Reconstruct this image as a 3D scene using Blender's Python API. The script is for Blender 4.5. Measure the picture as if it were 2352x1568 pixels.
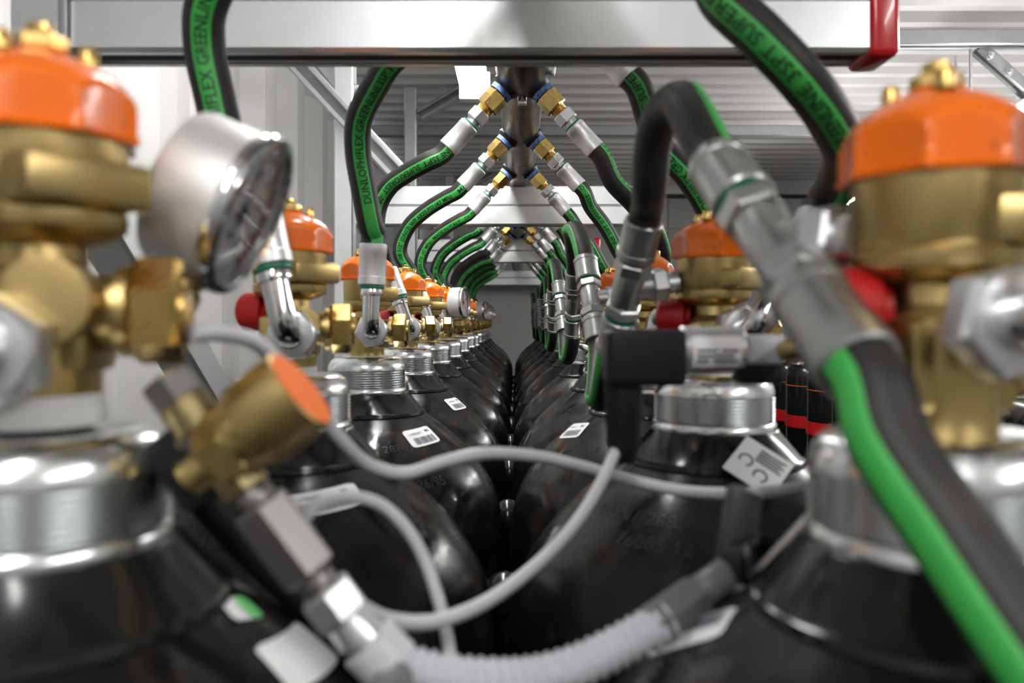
import bpy, bmesh, math, random
from mathutils import Vector, Matrix

random.seed(7)
for _o in list(bpy.data.objects):
    bpy.data.objects.remove(_o)
scene = bpy.context.scene
COL = scene.collection

# ------------------------------------------------------------------ camera, world, exposure
ZC = 1.72                 # height of the lens above the container floor
F_PX = 1850.0             # focal length in pixels of the 2352 x 1568 frame
VPX, VPY = 1185.0, 740.0  # where the rows of cylinders vanish

cam_d = bpy.data.cameras.new('camera')
cam = bpy.data.objects.new('camera', cam_d)
COL.objects.link(cam)
cam.location = (0, 0, ZC)
cam.rotation_euler = (math.radians(90), 0, 0)
cam_d.sensor_width = 36.0
cam_d.lens = F_PX / 2352 * 36.0
cam_d.shift_x = -(VPX - 1176) / 2352
cam_d.shift_y = (VPY - 784) / 2352
cam_d.clip_start = 0.01
cam_d.clip_end = 50
cam_d.dof.use_dof = True
cam_d.dof.focus_distance = 1.25
cam_d.dof.aperture_fstop = 7.0
scene.camera = cam

world = bpy.data.worlds.new('world')
scene.world = world
world.use_nodes = True
world.node_tree.nodes['Background'].inputs[0].default_value = (0.9, 0.95, 1.0, 1)
world.node_tree.nodes['Background'].inputs[1].default_value = 0.3
scene.view_settings.view_transform = 'Standard'
scene.view_settings.look = 'None'
scene.view_settings.gamma = 1.0
scene.view_settings.use_curve_mapping = False
scene.view_settings.exposure = 1.27
LAMP_POWER = 17.0
scene.cycles.max_bounces = 4
scene.cycles.diffuse_bounces = 2
scene.cycles.glossy_bounces = 3
scene.cycles.transparent_max_bounces = 4
scene.cycles.use_adaptive_sampling = True
scene.cycles.adaptive_threshold = 0.06
scene.cycles.sample_clamp_indirect = 6.0
scene.cycles.caustics_reflective = False
scene.cycles.caustics_refractive = False

# ------------------------------------------------------------------ materials
MATS = {}

def mat(name, color, rough=0.5, metal=0.0, coat=0.0, noise=None, bump=None, spec=0.5,
        trans=0.0, emit=None, alpha=1.0, rough_noise=None):
    """noise = (scale, second colour, low, high), bump = (scale, strength, distance)"""
    m = bpy.data.materials.new(name)
    m.use_nodes = True
    nt = m.node_tree
    b = nt.nodes['Principled BSDF']
    b.inputs['Base Color'].default_value = (*color, 1)
    b.inputs['Roughness'].default_value = rough
    b.inputs['Metallic'].default_value = metal
    b.inputs['Coat Weight'].default_value = coat
    b.inputs['Coat Roughness'].default_value = 0.08
    b.inputs['Specular IOR Level'].default_value = spec
    b.inputs['Transmission Weight'].default_value = trans
    b.inputs['Alpha'].default_value = alpha
    if emit:
        b.inputs['Emission Color'].default_value = (*emit[0], 1)
        b.inputs['Emission Strength'].default_value = emit[1]
    tc = nt.nodes.new('ShaderNodeTexCoord')
    if noise:
        n = nt.nodes.new('ShaderNodeTexNoise')
        n.inputs['Scale'].default_value = noise[0]
        n.inputs['Detail'].default_value = 5
        nt.links.new(tc.outputs['Object'], n.inputs['Vector'])
        r = nt.nodes.new('ShaderNodeValToRGB')
        r.color_ramp.elements[0].position = noise[2]
        r.color_ramp.elements[1].position = noise[3]
        r.color_ramp.elements[0].color = (*color, 1)
        r.color_ramp.elements[1].color = (*noise[1], 1)
        nt.links.new(n.outputs['Fac'], r.inputs['Fac'])
        nt.links.new(r.outputs['Color'], b.inputs['Base Color'])
    if rough_noise:
        n = nt.nodes.new('ShaderNodeTexNoise')
        n.inputs['Scale'].default_value = rough_noise[0]
        n.inputs['Detail'].default_value = 4
        nt.links.new(tc.outputs['Object'], n.inputs['Vector'])
        mr = nt.nodes.new('ShaderNodeMapRange')
        mr.inputs['From Min'].default_value = 0.35
        mr.inputs['From Max'].default_value = 0.7
        mr.inputs['To Min'].default_value = rough_noise[1]
        mr.inputs['To Max'].default_value = rough_noise[2]
        nt.links.new(n.outputs['Fac'], mr.inputs['Value'])
        nt.links.new(mr.outputs['Result'], b.inputs['Roughness'])
    if bump:
        n = nt.nodes.new('ShaderNodeTexNoise')
        n.inputs['Scale'].default_value = bump[0]
        n.inputs['Detail'].default_value = 3
        nt.links.new(tc.outputs['Object'], n.inputs['Vector'])
        bp = nt.nodes.new('ShaderNodeBump')
        bp.inputs['Strength'].default_value = bump[1]
        bp.inputs['Distance'].default_value = bump[2]
        nt.links.new(n.outputs['Fac'], bp.inputs['Height'])
        nt.links.new(bp.outputs['Normal'], b.inputs['Normal'])
    MATS[name] = m
    return m

def galv(name, color, rough):
    """zinc-coated steel: satin, with a faint cloudy mottling"""
    return mat(name, color, rough, 0.72, noise=(26, tuple(c * 0.90 for c in color), 0.35, 0.75))

mat('black_paint', (0.007, 0.007, 0.008), 0.2, 0, 0.0, spec=0.34, noise=(17, (0.050, 0.040, 0.033), 0.56, 0.85),
    bump=(110, 0.16, 0.0010), rough_noise=(26, 0.10, 0.36))
mat('black_plastic', (0.009, 0.009, 0.010), 0.16, 0, 0.0, spec=0.4)
mat('black_matte', (0.009, 0.009, 0.010), 0.5, spec=0.25, bump=(900, 0.1, 0.0003))
mat('stamp', (0.045, 0.045, 0.043), 0.2, 0.5)
mat('neck_alu', (0.74, 0.76, 0.77), 0.22, 1.0)
mat('brass', (0.54, 0.40, 0.165), 0.36, 1.0, noise=(40, (0.45, 0.335, 0.145), 0.35, 0.75), bump=(420, 0.12, 0.0005))
mat('brass_bright', (0.72, 0.49, 0.17), 0.26, 1.0, rough_noise=(70, 0.22, 0.32))
mat('brass_dark', (0.30, 0.235, 0.12), 0.36, 1.0)
mat('orange', (1.0, 0.185, 0.002), 0.26, 0, 0.3, spec=0.35)
mat('orange_face', (1.0, 0.20, 0.02), 0.45)
mat('chrome', (0.72, 0.73, 0.75), 0.13, 1.0)
mat('zinc', (0.68, 0.69, 0.71), 0.33, 0.88)
mat('ferrule', (0.76, 0.77, 0.78), 0.40, 0.8)
mat('tee_steel', (0.42, 0.43, 0.43), 0.34, 0.9, rough_noise=(80, 0.28, 0.42))
mat('dark_steel', (0.20, 0.19, 0.185), 0.38, 0.9)
mat('pipe_steel', (0.155, 0.145, 0.135), 0.36, 1.0, noise=(24, (0.22, 0.19, 0.16), 0.4, 0.7), rough_noise=(30, 0.3, 0.5))
mat('weld_black', (0.018, 0.017, 0.018), 0.35, 0.3)
galv('galvanised', (0.70, 0.725, 0.735), 0.33)
galv('galvanised_dull', (0.42, 0.43, 0.44), 0.42)
mat('slot_dark', (0.02, 0.02, 0.02), 0.7)
mat('rubber', (0.018, 0.017, 0.017), 0.5, spec=0.35, bump=(700, 0.25, 0.0006), noise=(30, (0.034, 0.031, 0.029), 0.4, 0.7))
mat('green_stripe', (0.055, 0.47, 0.085), 0.45, noise=(60, (0.05, 0.40, 0.075), 0.4, 0.7))
mat('print_black', (0.008, 0.02, 0.009), 0.5)
mat('seal_green', (0.0, 0.20, 0.11), 0.4)
mat('thread_blue', (0.04, 0.13, 0.42), 0.55, noise=(220, (0.22, 0.36, 0.68), 0.42, 0.62), bump=(500, 0.5, 0.001))
mat('red_paint', (0.62, 0.008, 0.018), 0.25, 0, 0.4)
mat('red_plastic', (0.55, 0.012, 0.012), 0.4)
mat('ptfe', (0.86, 0.86, 0.85), 0.55, bump=(260, 0.4, 0.001))
mat('white_paper', (0.86, 0.86, 0.87), 0.4, 0, 0.2)
mat('ink', (0.10, 0.10, 0.14), 0.5)
mat('label_green', (0.12, 0.62, 0.14), 0.4)
mat('cable_grey', (0.56, 0.56, 0.58), 0.4)
mat('conduit_grey', (0.50, 0.51, 0.55), 0.38)
mat('gland_grey', (0.11, 0.113, 0.118), 0.35)
mat('clamp_dark', (0.035, 0.035, 0.036), 0.4)
mat('silver_case', (0.84, 0.83, 0.82), 0.45, 0.6)
mat('dial', (0.72, 0.70, 0.70), 0.5)
mat('dial_mark', (0.05, 0.05, 0.05), 0.5)
mat('dial_red', (0.6, 0.03, 0.03), 0.5)
def clear_glass(name):
    """thin clear pane: mostly see-through with a mirror sheen"""
    m = mat(name, (1, 1, 1), 0.03)
    nt = m.node_tree
    out = nt.nodes['Material Output']
    tr = nt.nodes.new('ShaderNodeBsdfTransparent')
    gl = nt.nodes.new('ShaderNodeBsdfGlossy')
    gl.inputs['Roughness'].default_value = 0.04
    mx = nt.nodes.new('ShaderNodeMixShader')
    mx.inputs[0].default_value = 0.16
    nt.links.new(tr.outputs[0], mx.inputs[1])
    nt.links.new(gl.outputs[0], mx.inputs[2])
    nt.links.new(mx.outputs[0], out.inputs['Surface'])
clear_glass('glass')
mat('wall_white', (0.41, 0.405, 0.40), 0.5, bump=(30, 0.06, 0.002))
mat('roof_grey', (0.60, 0.59, 0.58), 0.42)
mat('end_grey', (0.60, 0.59, 0.58), 0.34, noise=(3, (0.54, 0.53, 0.52), 0.35, 0.7))
mat('seam_dark', (0.03, 0.03, 0.028), 0.6)
mat('floor_ply', (0.12, 0.085, 0.055), 0.6, noise=(6, (0.17, 0.12, 0.08), 0.3, 0.7))
mat('tank_black', (0.006, 0.006, 0.006), 0.18, 0, 0.3)
mat('print_white', (0.85, 0.85, 0.85), 0.5)
mat('print_orange', (0.9, 0.18, 0.02), 0.5)
mat('lamp_white', (0.8, 0.8, 0.8), 0.4)
mat('lamp_tube', (1, 1, 1), 0.5, emit=((1.0, 0.985, 0.96), LAMP_POWER))

# ------------------------------------------------------------------ helpers
def R(x, d, z):
    """lens-relative metres: right, away, up -> world"""
    return Vector((x, d, z + ZC))

def W(px, py, d):
    """a point of the place seen at that pixel, d metres away"""
    return Vector(((px - VPX) / F_PX * d, d, (VPY - py) / F_PX * d + ZC))

def finish(bm, angle=35, name='mesh'):
    bmesh.ops.recalc_face_normals(bm, faces=bm.faces)
    me = bpy.data.meshes.new(name)
    bm.to_mesh(me)
    bm.free()
    me.shade_smooth()
    if angle is not None:
        me.set_sharp_from_angle(angle=math.radians(angle))
    return me

def new_bm():
    return bmesh.new()

def frame_z(direction, hint=Vector((0, 0, 1))):
    """rotation whose local z runs along direction"""
    z = Vector(direction).normalized()
    if abs(z.dot(hint)) > 0.97:
        hint = Vector((0, 1, 0))
    x = hint.cross(z).normalized()
    y = z.cross(x)
    return Matrix((x, y, z)).transposed().to_4x4()

def place(origin, direction, hint=Vector((0, 0, 1))):
    return Matrix.Translation(origin) @ frame_z(direction, hint)

def add_lathe(bm, prof, seg=32, M=None, rmod=None):
    """prof: list of (r, z); r 0 closes with a point"""
    M = M or Matrix()
    rings = []
    for (r, z) in prof:
        if r <= 1e-7:
            rings.append([bm.verts.new(M @ Vector((0, 0, z)))])
        else:
            ring = []
            for k in range(seg):
                a = 2 * math.pi * k / seg
                rr = r * (rmod(a, z) if rmod else 1.0)
                ring.append(bm.verts.new(M @ Vector((rr * math.cos(a), rr * math.sin(a), z))))
            rings.append(ring)
    for A, B in zip(rings[:-1], rings[1:]):
        for k in range(seg):
            k2 = (k + 1) % seg
            if len(A) == 1 and len(B) == 1:
                continue
            if len(A) == 1:
                bm.faces.new((A[0], B[k], B[k2]))
            elif len(B) == 1:
                bm.faces.new((A[k], A[k2], B[0]))
            else:
                bm.faces.new((A[k], A[k2], B[k2], B[k]))
    return bm

def lathe(prof, seg=32, M=None, angle=35, rmod=None):
    return finish(add_lathe(new_bm(), prof, seg, M, rmod), angle)

def add_hex(bm, r, z0, z1, M=None, chamfer=0.0012, n=6, bore=0.0):
    """hexagon nut along z, r = across corners / 2, with turned chamfers"""
    M = M or Matrix()
    rings = []
    for (z, k) in ((z0, 0.90), (z0 + chamfer, 1.0), (z1 - chamfer, 1.0), (z1, 0.90)):
        rings.append([bm.verts.new(M @ Vector((r * k * math.cos(2 * math.pi * i / n + 0.26),
                                               r * k * math.sin(2 * math.pi * i / n + 0.26), z))) for i in range(n)])
    for A, B in zip(rings[:-1], rings[1:]):
        for i in range(n):
            bm.faces.new((A[i], A[(i + 1) % n], B[(i + 1) % n], B[i]))
    bm.faces.new(rings[0])
    bm.faces.new(rings[-1])
    return bm

def add_box(bm, lo, hi, M=None, bevel=0.0, seg=2):
    M = M or Matrix()
    ret = bmesh.ops.create_cube(bm, size=1.0)
    vs = ret['verts']
    c = [(a + b) / 2 for a, b in zip(lo, hi)]
    s = [b - a for a, b in zip(lo, hi)]
    for v in vs:
        v.co = Vector((c[0] + v.co.x * s[0], c[1] + v.co.y * s[1], c[2] + v.co.z * s[2]))
    geom = list({e for v in vs for e in v.link_edges})
    if bevel > 0:
        r = bmesh.ops.bevel(bm, geom=geom, offset=bevel, segments=seg, profile=0.5, affect='EDGES')
        vs = list({v for f in r['faces'] for v in f.verts} | {v for v in vs if v.is_valid})
    for v in vs:
        v.co = M @ v.co
    return bm

def box(lo, hi, M=None, bevel=0.0, seg=2, angle=35):
    return finish(add_box(new_bm(), lo, hi, M, bevel, seg), angle)

def catmull(pts, per=12):
    P = [Vector(p) for p in pts]
    P = [P[0] * 2 - P[1]] + P + [P[-1] * 2 - P[-2]]
    out = []
    for i in range(1, len(P) - 2):
        p0, p1, p2, p3 = P[i - 1:i + 3]
        # centripetal spacing keeps the bends round
        t0 = 0.0
        t1 = t0 + max((p1 - p0).length, 1e-6) ** 0.5
        t2 = t1 + max((p2 - p1).length, 1e-6) ** 0.5
        t3 = t2 + max((p3 - p2).length, 1e-6) ** 0.5
        for k in range(per):
            t = t1 + (t2 - t1) * k / per
            a1 = p0 * ((t1 - t) / (t1 - t0)) + p1 * ((t - t0) / (t1 - t0))
            a2 = p1 * ((t2 - t) / (t2 - t1)) + p2 * ((t - t1) / (t2 - t1))
            a3 = p2 * ((t3 - t) / (t3 - t2)) + p3 * ((t - t2) / (t3 - t2))
            b1 = a1 * ((t2 - t) / (t2 - t0)) + a2 * ((t - t0) / (t2 - t0))
            b2 = a2 * ((t3 - t) / (t3 - t1)) + a3 * ((t - t1) / (t3 - t1))
            out.append(b1 * ((t2 - t) / (t2 - t1)) + b2 * ((t - t1) / (t2 - t1)))
    out.append(P[-2].copy())
    return out

class Path:
    """a smooth line with a frame that keeps facing a reference direction"""
    def __init__(self, pts, ref=Vector((0, -1, 0)), per=12, twist=0.0, smooth=True):
        self.p = catmull(pts, per) if smooth else [Vector(p) for p in pts]
        n = len(self.p)
        self.t = []
        for i in range(n):
            a, b = self.p[max(0, i - 1)], self.p[min(n - 1, i + 1)]
            self.t.append((b - a).normalized())
        self.n, self.b, self.s = [], [], [0.0]
        for i in range(1, n):
            self.s.append(self.s[-1] + (self.p[i] - self.p[i - 1]).length)
        self.len = self.s[-1]
        # parallel transport from the middle so the stripe does not spin
        mid = n // 2
        t = self.t[mid]
        v = (ref - t * ref.dot(t)).normalized()
        N = [None] * n
        N[mid] = v
        for rng, stp in ((range(mid + 1, n), -1), (range(mid - 1, -1, -1), 1)):
            for i in rng:
                u = N[i + stp]
                u = u - self.t[i] * u.dot(self.t[i])
                N[i] = u.normalized()
        for i in range(n):
            a = twist * (self.s[i] / self.len - 0.5)
            bb = N[i].cross(self.t[i])
            nn = N[i] * math.cos(a) + bb * math.sin(a)
            self.n.append(nn)
            self.b.append(nn.cross(self.t[i]))   # t x ... right-handed: n = t x b'

    def at(self, s):
        s = min(max(s, 0.0), self.len)
        lo, hi = 0, len(self.s) - 1
        while hi - lo > 1:
            m = (lo + hi) // 2
            if self.s[m] <= s:
                lo = m
            else:
                hi = m
        f = (s - self.s[lo]) / max(self.s[hi] - self.s[lo], 1e-9)
        L = lambda A: A[lo].lerp(A[hi], f)
        return L(self.p), L(self.t).normalized(), L(self.n).normalized(), L(self.b).normalized()

def add_tube(bm, path, r, seg=16, rfun=None):
    rings = []
    for i in range(len(path.p)):
        rr = rfun(path.s[i]) if rfun else r
        rings.append([bm.verts.new(path.p[i] + path.n[i] * rr * math.cos(2 * math.pi * k / seg)
                                   + path.b[i] * rr * math.sin(2 * math.pi * k / seg)) for k in range(seg)])
    for A, B in zip(rings[:-1], rings[1:]):
        for k in range(seg):
            bm.faces.new((A[k], A[(k + 1) % seg], B[(k + 1) % seg], B[k]))
    bm.faces.new(rings[0])
    bm.faces.new(rings[-1])
    return bm

def tube(path, r, seg=16, rfun=None, angle=50):
    return finish(add_tube(new_bm(), path, r, seg, rfun), angle)

def stripe_mesh(path, r, half, seg=7):
    bm = new_bm()
    rows = []
    for i in range(len(path.p)):
        row = []
        for k in range(seg + 1):
            a = -half + 2 * half * k / seg
            rr = r + (0.00045 if 0 < k < seg else -0.0002)
            row.append(bm.verts.new(path.p[i] + path.n[i] * rr * math.cos(a) + path.b[i] * rr * math.sin(a)))
        rows.append(row)
    for A, B in zip(rows[:-1], rows[1:]):
        for k in range(seg):
            bm.faces.new((A[k], A[k + 1], B[k + 1], B[k]))
    return finish(bm, 60)

TEXTS = {}
def text_polys(s):
    """flat lettering as (verts, faces), cap height about 0.7, from the built-in typeface"""
    if s not in TEXTS:
        cu = bpy.data.curves.new('lettering', 'FONT')
        cu.body = s
        cu.resolution_u = 2
        cu.offset = 0.012
        o = bpy.data.objects.new('lettering', cu)
        COL.objects.link(o)
        dg = bpy.context.evaluated_depsgraph_get()
        dg.update()
        ev = o.evaluated_get(dg)
        me = ev.to_mesh()
        bm = bmesh.new()
        bm.from_mesh(me)
        ev.to_mesh_clear()
        for cut in (-0.1, 0.06, 0.2, 0.34, 0.48, 0.62):      # short strokes, so letters wrap round a hose or a shoulder
            bmesh.ops.bisect_plane(bm, geom=bm.verts[:] + bm.edges[:] + bm.faces[:], plane_co=(0, cut, 0), plane_no=(0, 1, 0))
        bm.verts.index_update()
        vs = [(v.co.x, v.co.y) for v in bm.verts]
        fs = [tuple(v.index for v in f.verts) for f in bm.faces]
        bm.free()
        bpy.data.objects.remove(o)
        bpy.data.curves.remove(cu)
        TEXTS[s] = (vs, fs)
    return TEXTS[s]

def mesh_from(vs, fs, angle=None):
    me = bpy.data.meshes.new('mesh')
    me.from_pydata([tuple(v) for v in vs], [], fs)
    me.update()
    me.shade_smooth()
    return me

def hose_text(path, r, s, start, size, flip=False):
    vs, fs = text_polys(s)
    if not vs:
        return None
    out, ok = [], []
    for (x, y) in vs:
        yy = (y - 0.35) * size
        ss = start - x * size if flip else start + x * size
        ok.append(0.002 < ss < path.len - 0.002)
        p, t, n, b = path.at(ss)
        across = n.cross(t) * (-1 if flip else 1)
        a = yy / r
        out.append(p + (n * math.cos(a) + across * math.sin(a)) * (r + 0.0007))
    keep = [f for f in fs if all(ok[i] for i in f)]
    if not keep:
        return None
    used = sorted({i for f in keep for i in f})
    idx = {v: k for k, v in enumerate(used)}
    return mesh_from([out[i] for i in used], [tuple(idx[i] for i in f) for f in keep])

def thing(name, label, cat, base=(0, 0, 0), group=None):
    o = bpy.data.objects.new(name, None)
    o.empty_display_size = 0.02
    COL.objects.link(o)
    o.location = base
    o['label'] = label
    o['category'] = cat
    if group:
        o['group'] = group
    return o

def root_of(o):
    while o.parent:
        o = o.parent
    return o

def part(name, me, m, parent=None, label=None, world_space=True):
    """a mesh object; meshes given in world coordinates are moved into the thing's frame"""
    me.name = name
    if parent is not None and world_space:
        me.transform(Matrix.Translation(-root_of(parent).location))
    if not me.materials:
        me.materials.append(MATS[m])
    o = bpy.data.objects.new(name, me)
    COL.objects.link(o)
    if parent is not None:
        o.parent = parent
    if label:
        o['label'] = label
    return o

def struct(name, me, m, label=None, parent=None):
    o = part(name, me, m, parent)
    if parent is None:
        o['kind'] = 'structure'
        if label:
            o['label'] = label
            o['category'] = name.split('_')[0]
    return o

def share(name, me, m, parent, M):
    """a part that shares mesh data with its twins"""
    if not me.materials:
        me.materials.append(MATS[m])
    o = bpy.data.objects.new(name, me)
    COL.objects.link(o)
    o.parent = parent
    o.matrix_local = Matrix.Translation(-root_of(parent).location) @ M
    return o

def copy_tree(o, parent=None):
    c = o.copy()
    COL.objects.link(c)
    c.parent = parent
    for ch in list(o.children):
        copy_tree(ch, c)
    return c

ORD = ['nearest', 'second', 'third', 'fourth', 'fifth', 'sixth', 'seventh', 'eighth', 'ninth', 'tenth',
       'eleventh', 'twelfth', 'thirteenth', 'fourteenth']

def nth(i, row):
    return ('nearest the lens in the %s row' % row) if i == 0 else ('%s from the lens in the %s row' % (ORD[i], row))

# ------------------------------------------------------------------ layout
PITCH = 0.284
D1 = 0.264
NB = 13
XL, XR = -0.1535, 0.1345
DEP = [D1 + PITCH * i for i in range(NB)]
X_PIPE, Z_PIPE, R_PIPE = 0.008, 0.3185, 0.0305
BEAM_D = [0.612, 1.705, 2.78, 4.47]
BEAM_Z0, BEAM_Z1, BEAM_Z2 = 0.206, 0.247, 0.288
WALL_L, WALL_R, D_END, D_FRONT, Z_CEIL = -0.62, 1.83, 4.72, -1.6, 0.83

# ------------------------------------------------------------------ container shell
def corrugated_wall(name, x, sign, label):
    bm = new_bm()
    rows = []
    y = D_FRONT
    ys = []
    while y < D_END:
        for dy, off in ((0, 0.0), (0.072, 0.0), (0.140, 0.036), (0.210, 0.036)):
            if y + dy <= D_END:
                ys.append((y + dy, off))
        y += 0.278
    for (yy, off) in ys:
        xo = x - sign * off
        rows.append([bm.verts.new((x - sign * 0.0, yy, ZC + 0.80)), bm.verts.new((x - sign * 0.0, yy, ZC + 0.72)),
                     bm.verts.new((xo, yy, ZC + 0.665)), bm.verts.new((xo, yy, 0.12)), bm.verts.new((x, yy, 0.0))])
    for A, B in zip(rows[:-1], rows[1:]):
        for k in range(4):
            bm.faces.new((A[k], A[k + 1], B[k + 1], B[k]))
    return struct(name, finish(bm, 20), 'wall_white', label)

corrugated_wall('wall_left', WALL_L, -1, 'white corrugated container wall behind the left row of cylinders')
corrugated_wall('wall_right', WALL_R, 1, 'white corrugated container wall behind the black tanks')

bm = new_bm()
rows = []
y = D_FRONT
while y < D_END:
    for dy, off in ((0, 0.0), (0.036, 0.0), (0.056, 0.036), (0.096, 0.036)):
        rows.append([bm.verts.new((WALL_L - 0.05, y + dy, ZC + Z_CEIL + off)), bm.verts.new((WALL_R + 0.05, y + dy, ZC + Z_CEIL + off))])
    y += 0.116
for A, B in zip(rows[:-1], rows[1:]):
    bm.faces.new((A[0], A[1], B[1], B[0]))
struct('ceiling', finish(bm, 20), 'roof_grey', 'ribbed grey metal container roof')
struct('floor', box((WALL_L - .05, D_FRONT, -0.03), (WALL_R + .05, D_END, 0.0)), 'floor_ply', 'brown plywood container floor')

# end wall: sheet, header beam, door leaf panels with rivets
wb = struct('wall_back', box((WALL_L - .05, D_END, 0), (WALL_R + .05, D_END + 0.05, ZC + Z_CEIL + .03)), 'end_grey',
            'flat grey end wall of the container behind the rows')
part('header_beam', box((WALL_L, D_END - 0.05, ZC + 0.845 - 0.10), (WALL_R, D_END, ZC + Z_CEIL), bevel=0.006), 'end_grey', wb)
part('door_gap', box((WALL_L, D_END - 0.006, ZC + 0.725), (WALL_R, D_END, ZC + 0.745)), 'seam_dark', wb)
for (x0, x1) in ((-0.6, 0.86), (0.89, 1.66), (1.68, 1.82)):
    dp = part('door_panel', box((x0, D_END - 0.014, ZC + 0.55), (x1, D_END, ZC + 0.722), bevel=0.003), 'end_grey', wb)
    part('door_panel', box((x0, D_END - 0.014, 0.05), (x1, D_END, ZC + 0.545), bevel=0.003), 'end_grey', wb)
rivet_me = lathe([(0.0, 0.006), (0.006, 0.0045), (0.009, 0.0)], 12)
for (x, z) in ((0.905, 0.69), (0.955, 0.695), (0.905, 0.63), (0.955, 0.63), (1.62, 0.69), (1.62, 0.63)):
    share('rivet', rivet_me, 'end_grey', wb, Matrix.Translation(R(x, D_END - 0.014, z)) @ Matrix.Rotation(math.radians(90), 4, 'X'))
struct('wall_front', box((WALL_L - .05, D_FRONT - 0.04, 0), (WALL_R + .05, D_FRONT, ZC + Z_CEIL + .03)), 'wall_white',
       'white end wall of the container on the lens side')

# ------------------------------------------------------------------ lamps hung along the container
def batten(x, d0, d1, z, label, w=0.062, power=None):
    t = thing('batten_lamp', label, 'lamp', R(x, (d0 + d1) / 2, z), 'long ceiling lamps')
    part('housing', box((x - w * .28, d0, ZC + z + 0.034), (x + w * .28, d1, ZC + z + 0.058), bevel=0.004), 'lamp_white', t)
    bm = new_bm()
    n = 20
    prof = []
    for k in range(n):
        a = 2 * math.pi * k / n
        c, sn = math.cos(a), math.sin(a)
        prof.append((x + w / 2 * math.copysign(abs(c) ** 0.7, c), ZC + z + 0.017 + 0.021 * math.copysign(abs(sn) ** 0.7, sn)))
    A = [bm.verts.new((p[0], d0 + .012, p[1])) for p in prof]
    B = [bm.verts.new((p[0], d1 - .012, p[1])) for p in prof]
    for k in range(n):
        bm.faces.new((A[k], A[(k + 1) % n], B[(k + 1) % n], B[k]))
    bm.faces.new(A)
    bm.faces.new(B)
    part('diffuser', finish(bm, 40), 'lamp_tube', t)
    for e in (d0, d1):
        part('end_plate', box((x - w / 2 - .004, e - .006, ZC + z - .006), (x + w / 2 + .004, e + .006, ZC + z + .058), bevel=.003), 'lamp_white', t)
    for e in (d0 + 0.15, d1 - 0.15):
        part('hanger_rod', lathe([(0.0, 0), (0.004, 0), (0.004, Z_CEIL - z - 0.055), (0, Z_CEIL - z - 0.055)], 8,
                                 Matrix.Translation(R(x, e, z + 0.055))), 'zinc', t)
    return t

batten(-0.095, 0.62, 1.86, 0.52, 'glowing white batten lamp above the dark manifold pipe', w=0.064)
batten(-0.095, -1.35, -0.15, 0.62, 'white batten lamp hung above and behind the lens', w=0.064)
batten(1.37, 0.98, 2.20, 0.54, 'bright batten lamp at the right edge above the orange cap')
batten(1.37, 2.36, 3.40, 0.50, 'bright batten lamp farther back, end showing beside the right valve')
batten(1.05, -1.35, -0.15, 0.62, 'white batten lamp over the aisle behind the lens')

# ------------------------------------------------------------------ strut channel pieces
def channel_profile(w, h, t=0.0028, lip=0.0095):
    """closed outline of a lipped channel, open side at the bottom, centred on x"""
    hw = w / 2
    return [(-hw + lip, 0.007), (-hw + lip, 0), (-hw + 0.003, 0), (-hw, 0.003), (-hw, h - 0.003), (-hw + 0.003, h),
            (hw - 0.003, h), (hw, h - 0.003), (hw, 0.003), (hw - 0.003, 0), (hw - lip, 0), (hw - lip, 0.007),
            (hw - lip - .002, 0.007), (hw - lip - .002, 0.0022), (hw - t, 0.0028), (hw - t, h - t), (-hw + t, h - t), (-hw + t, 0.0028),
            (-hw + lip + .002, 0.0022), (-hw + lip + .002, 0.007)]

def strut(a, b, w=0.041, h=0.041, up=Vector((0, 0, 1))):
    """channel from a to b, its base line on a-b and its closed back towards up"""
    a, b = Vector(a), Vector(b)
    z = (b - a).normalized()
    y = (up - z * up.dot(z)).normalized()
    x = y.cross(z)
    prof = channel_profile(w, h)
    bm = new_bm()
    A = [bm.verts.new(a + x * p[0] + y * p[1]) for p in prof]
    B = [bm.verts.new(b + x * p[0] + y * p[1]) for p in prof]
    n = len(prof)
    for k in range(n):
        bm.faces.new((A[k], A[(k + 1) % n], B[(k + 1) % n], B[k]))
    bmesh.ops.triangulate(bm, faces=[bm.faces.new(A), bm.faces.new(B)])
    return finish(bm, 25)

bolt_me = None
def bolt_mesh():
    bm = new_bm()
    add_lathe(bm, [(0.0, 0.0), (0.0115, 0.0), (0.0115, 0.002), (0, 0.002)], 20)
    add_hex(bm, 0.0095, 0.002, 0.009)
    add_lathe(bm, [(0.0048, 0.009), (0.0048, 0.016), (0.0, 0.0165)], 12)
    return finish(bm, 30)
bolt_me = bolt_mesh()

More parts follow.
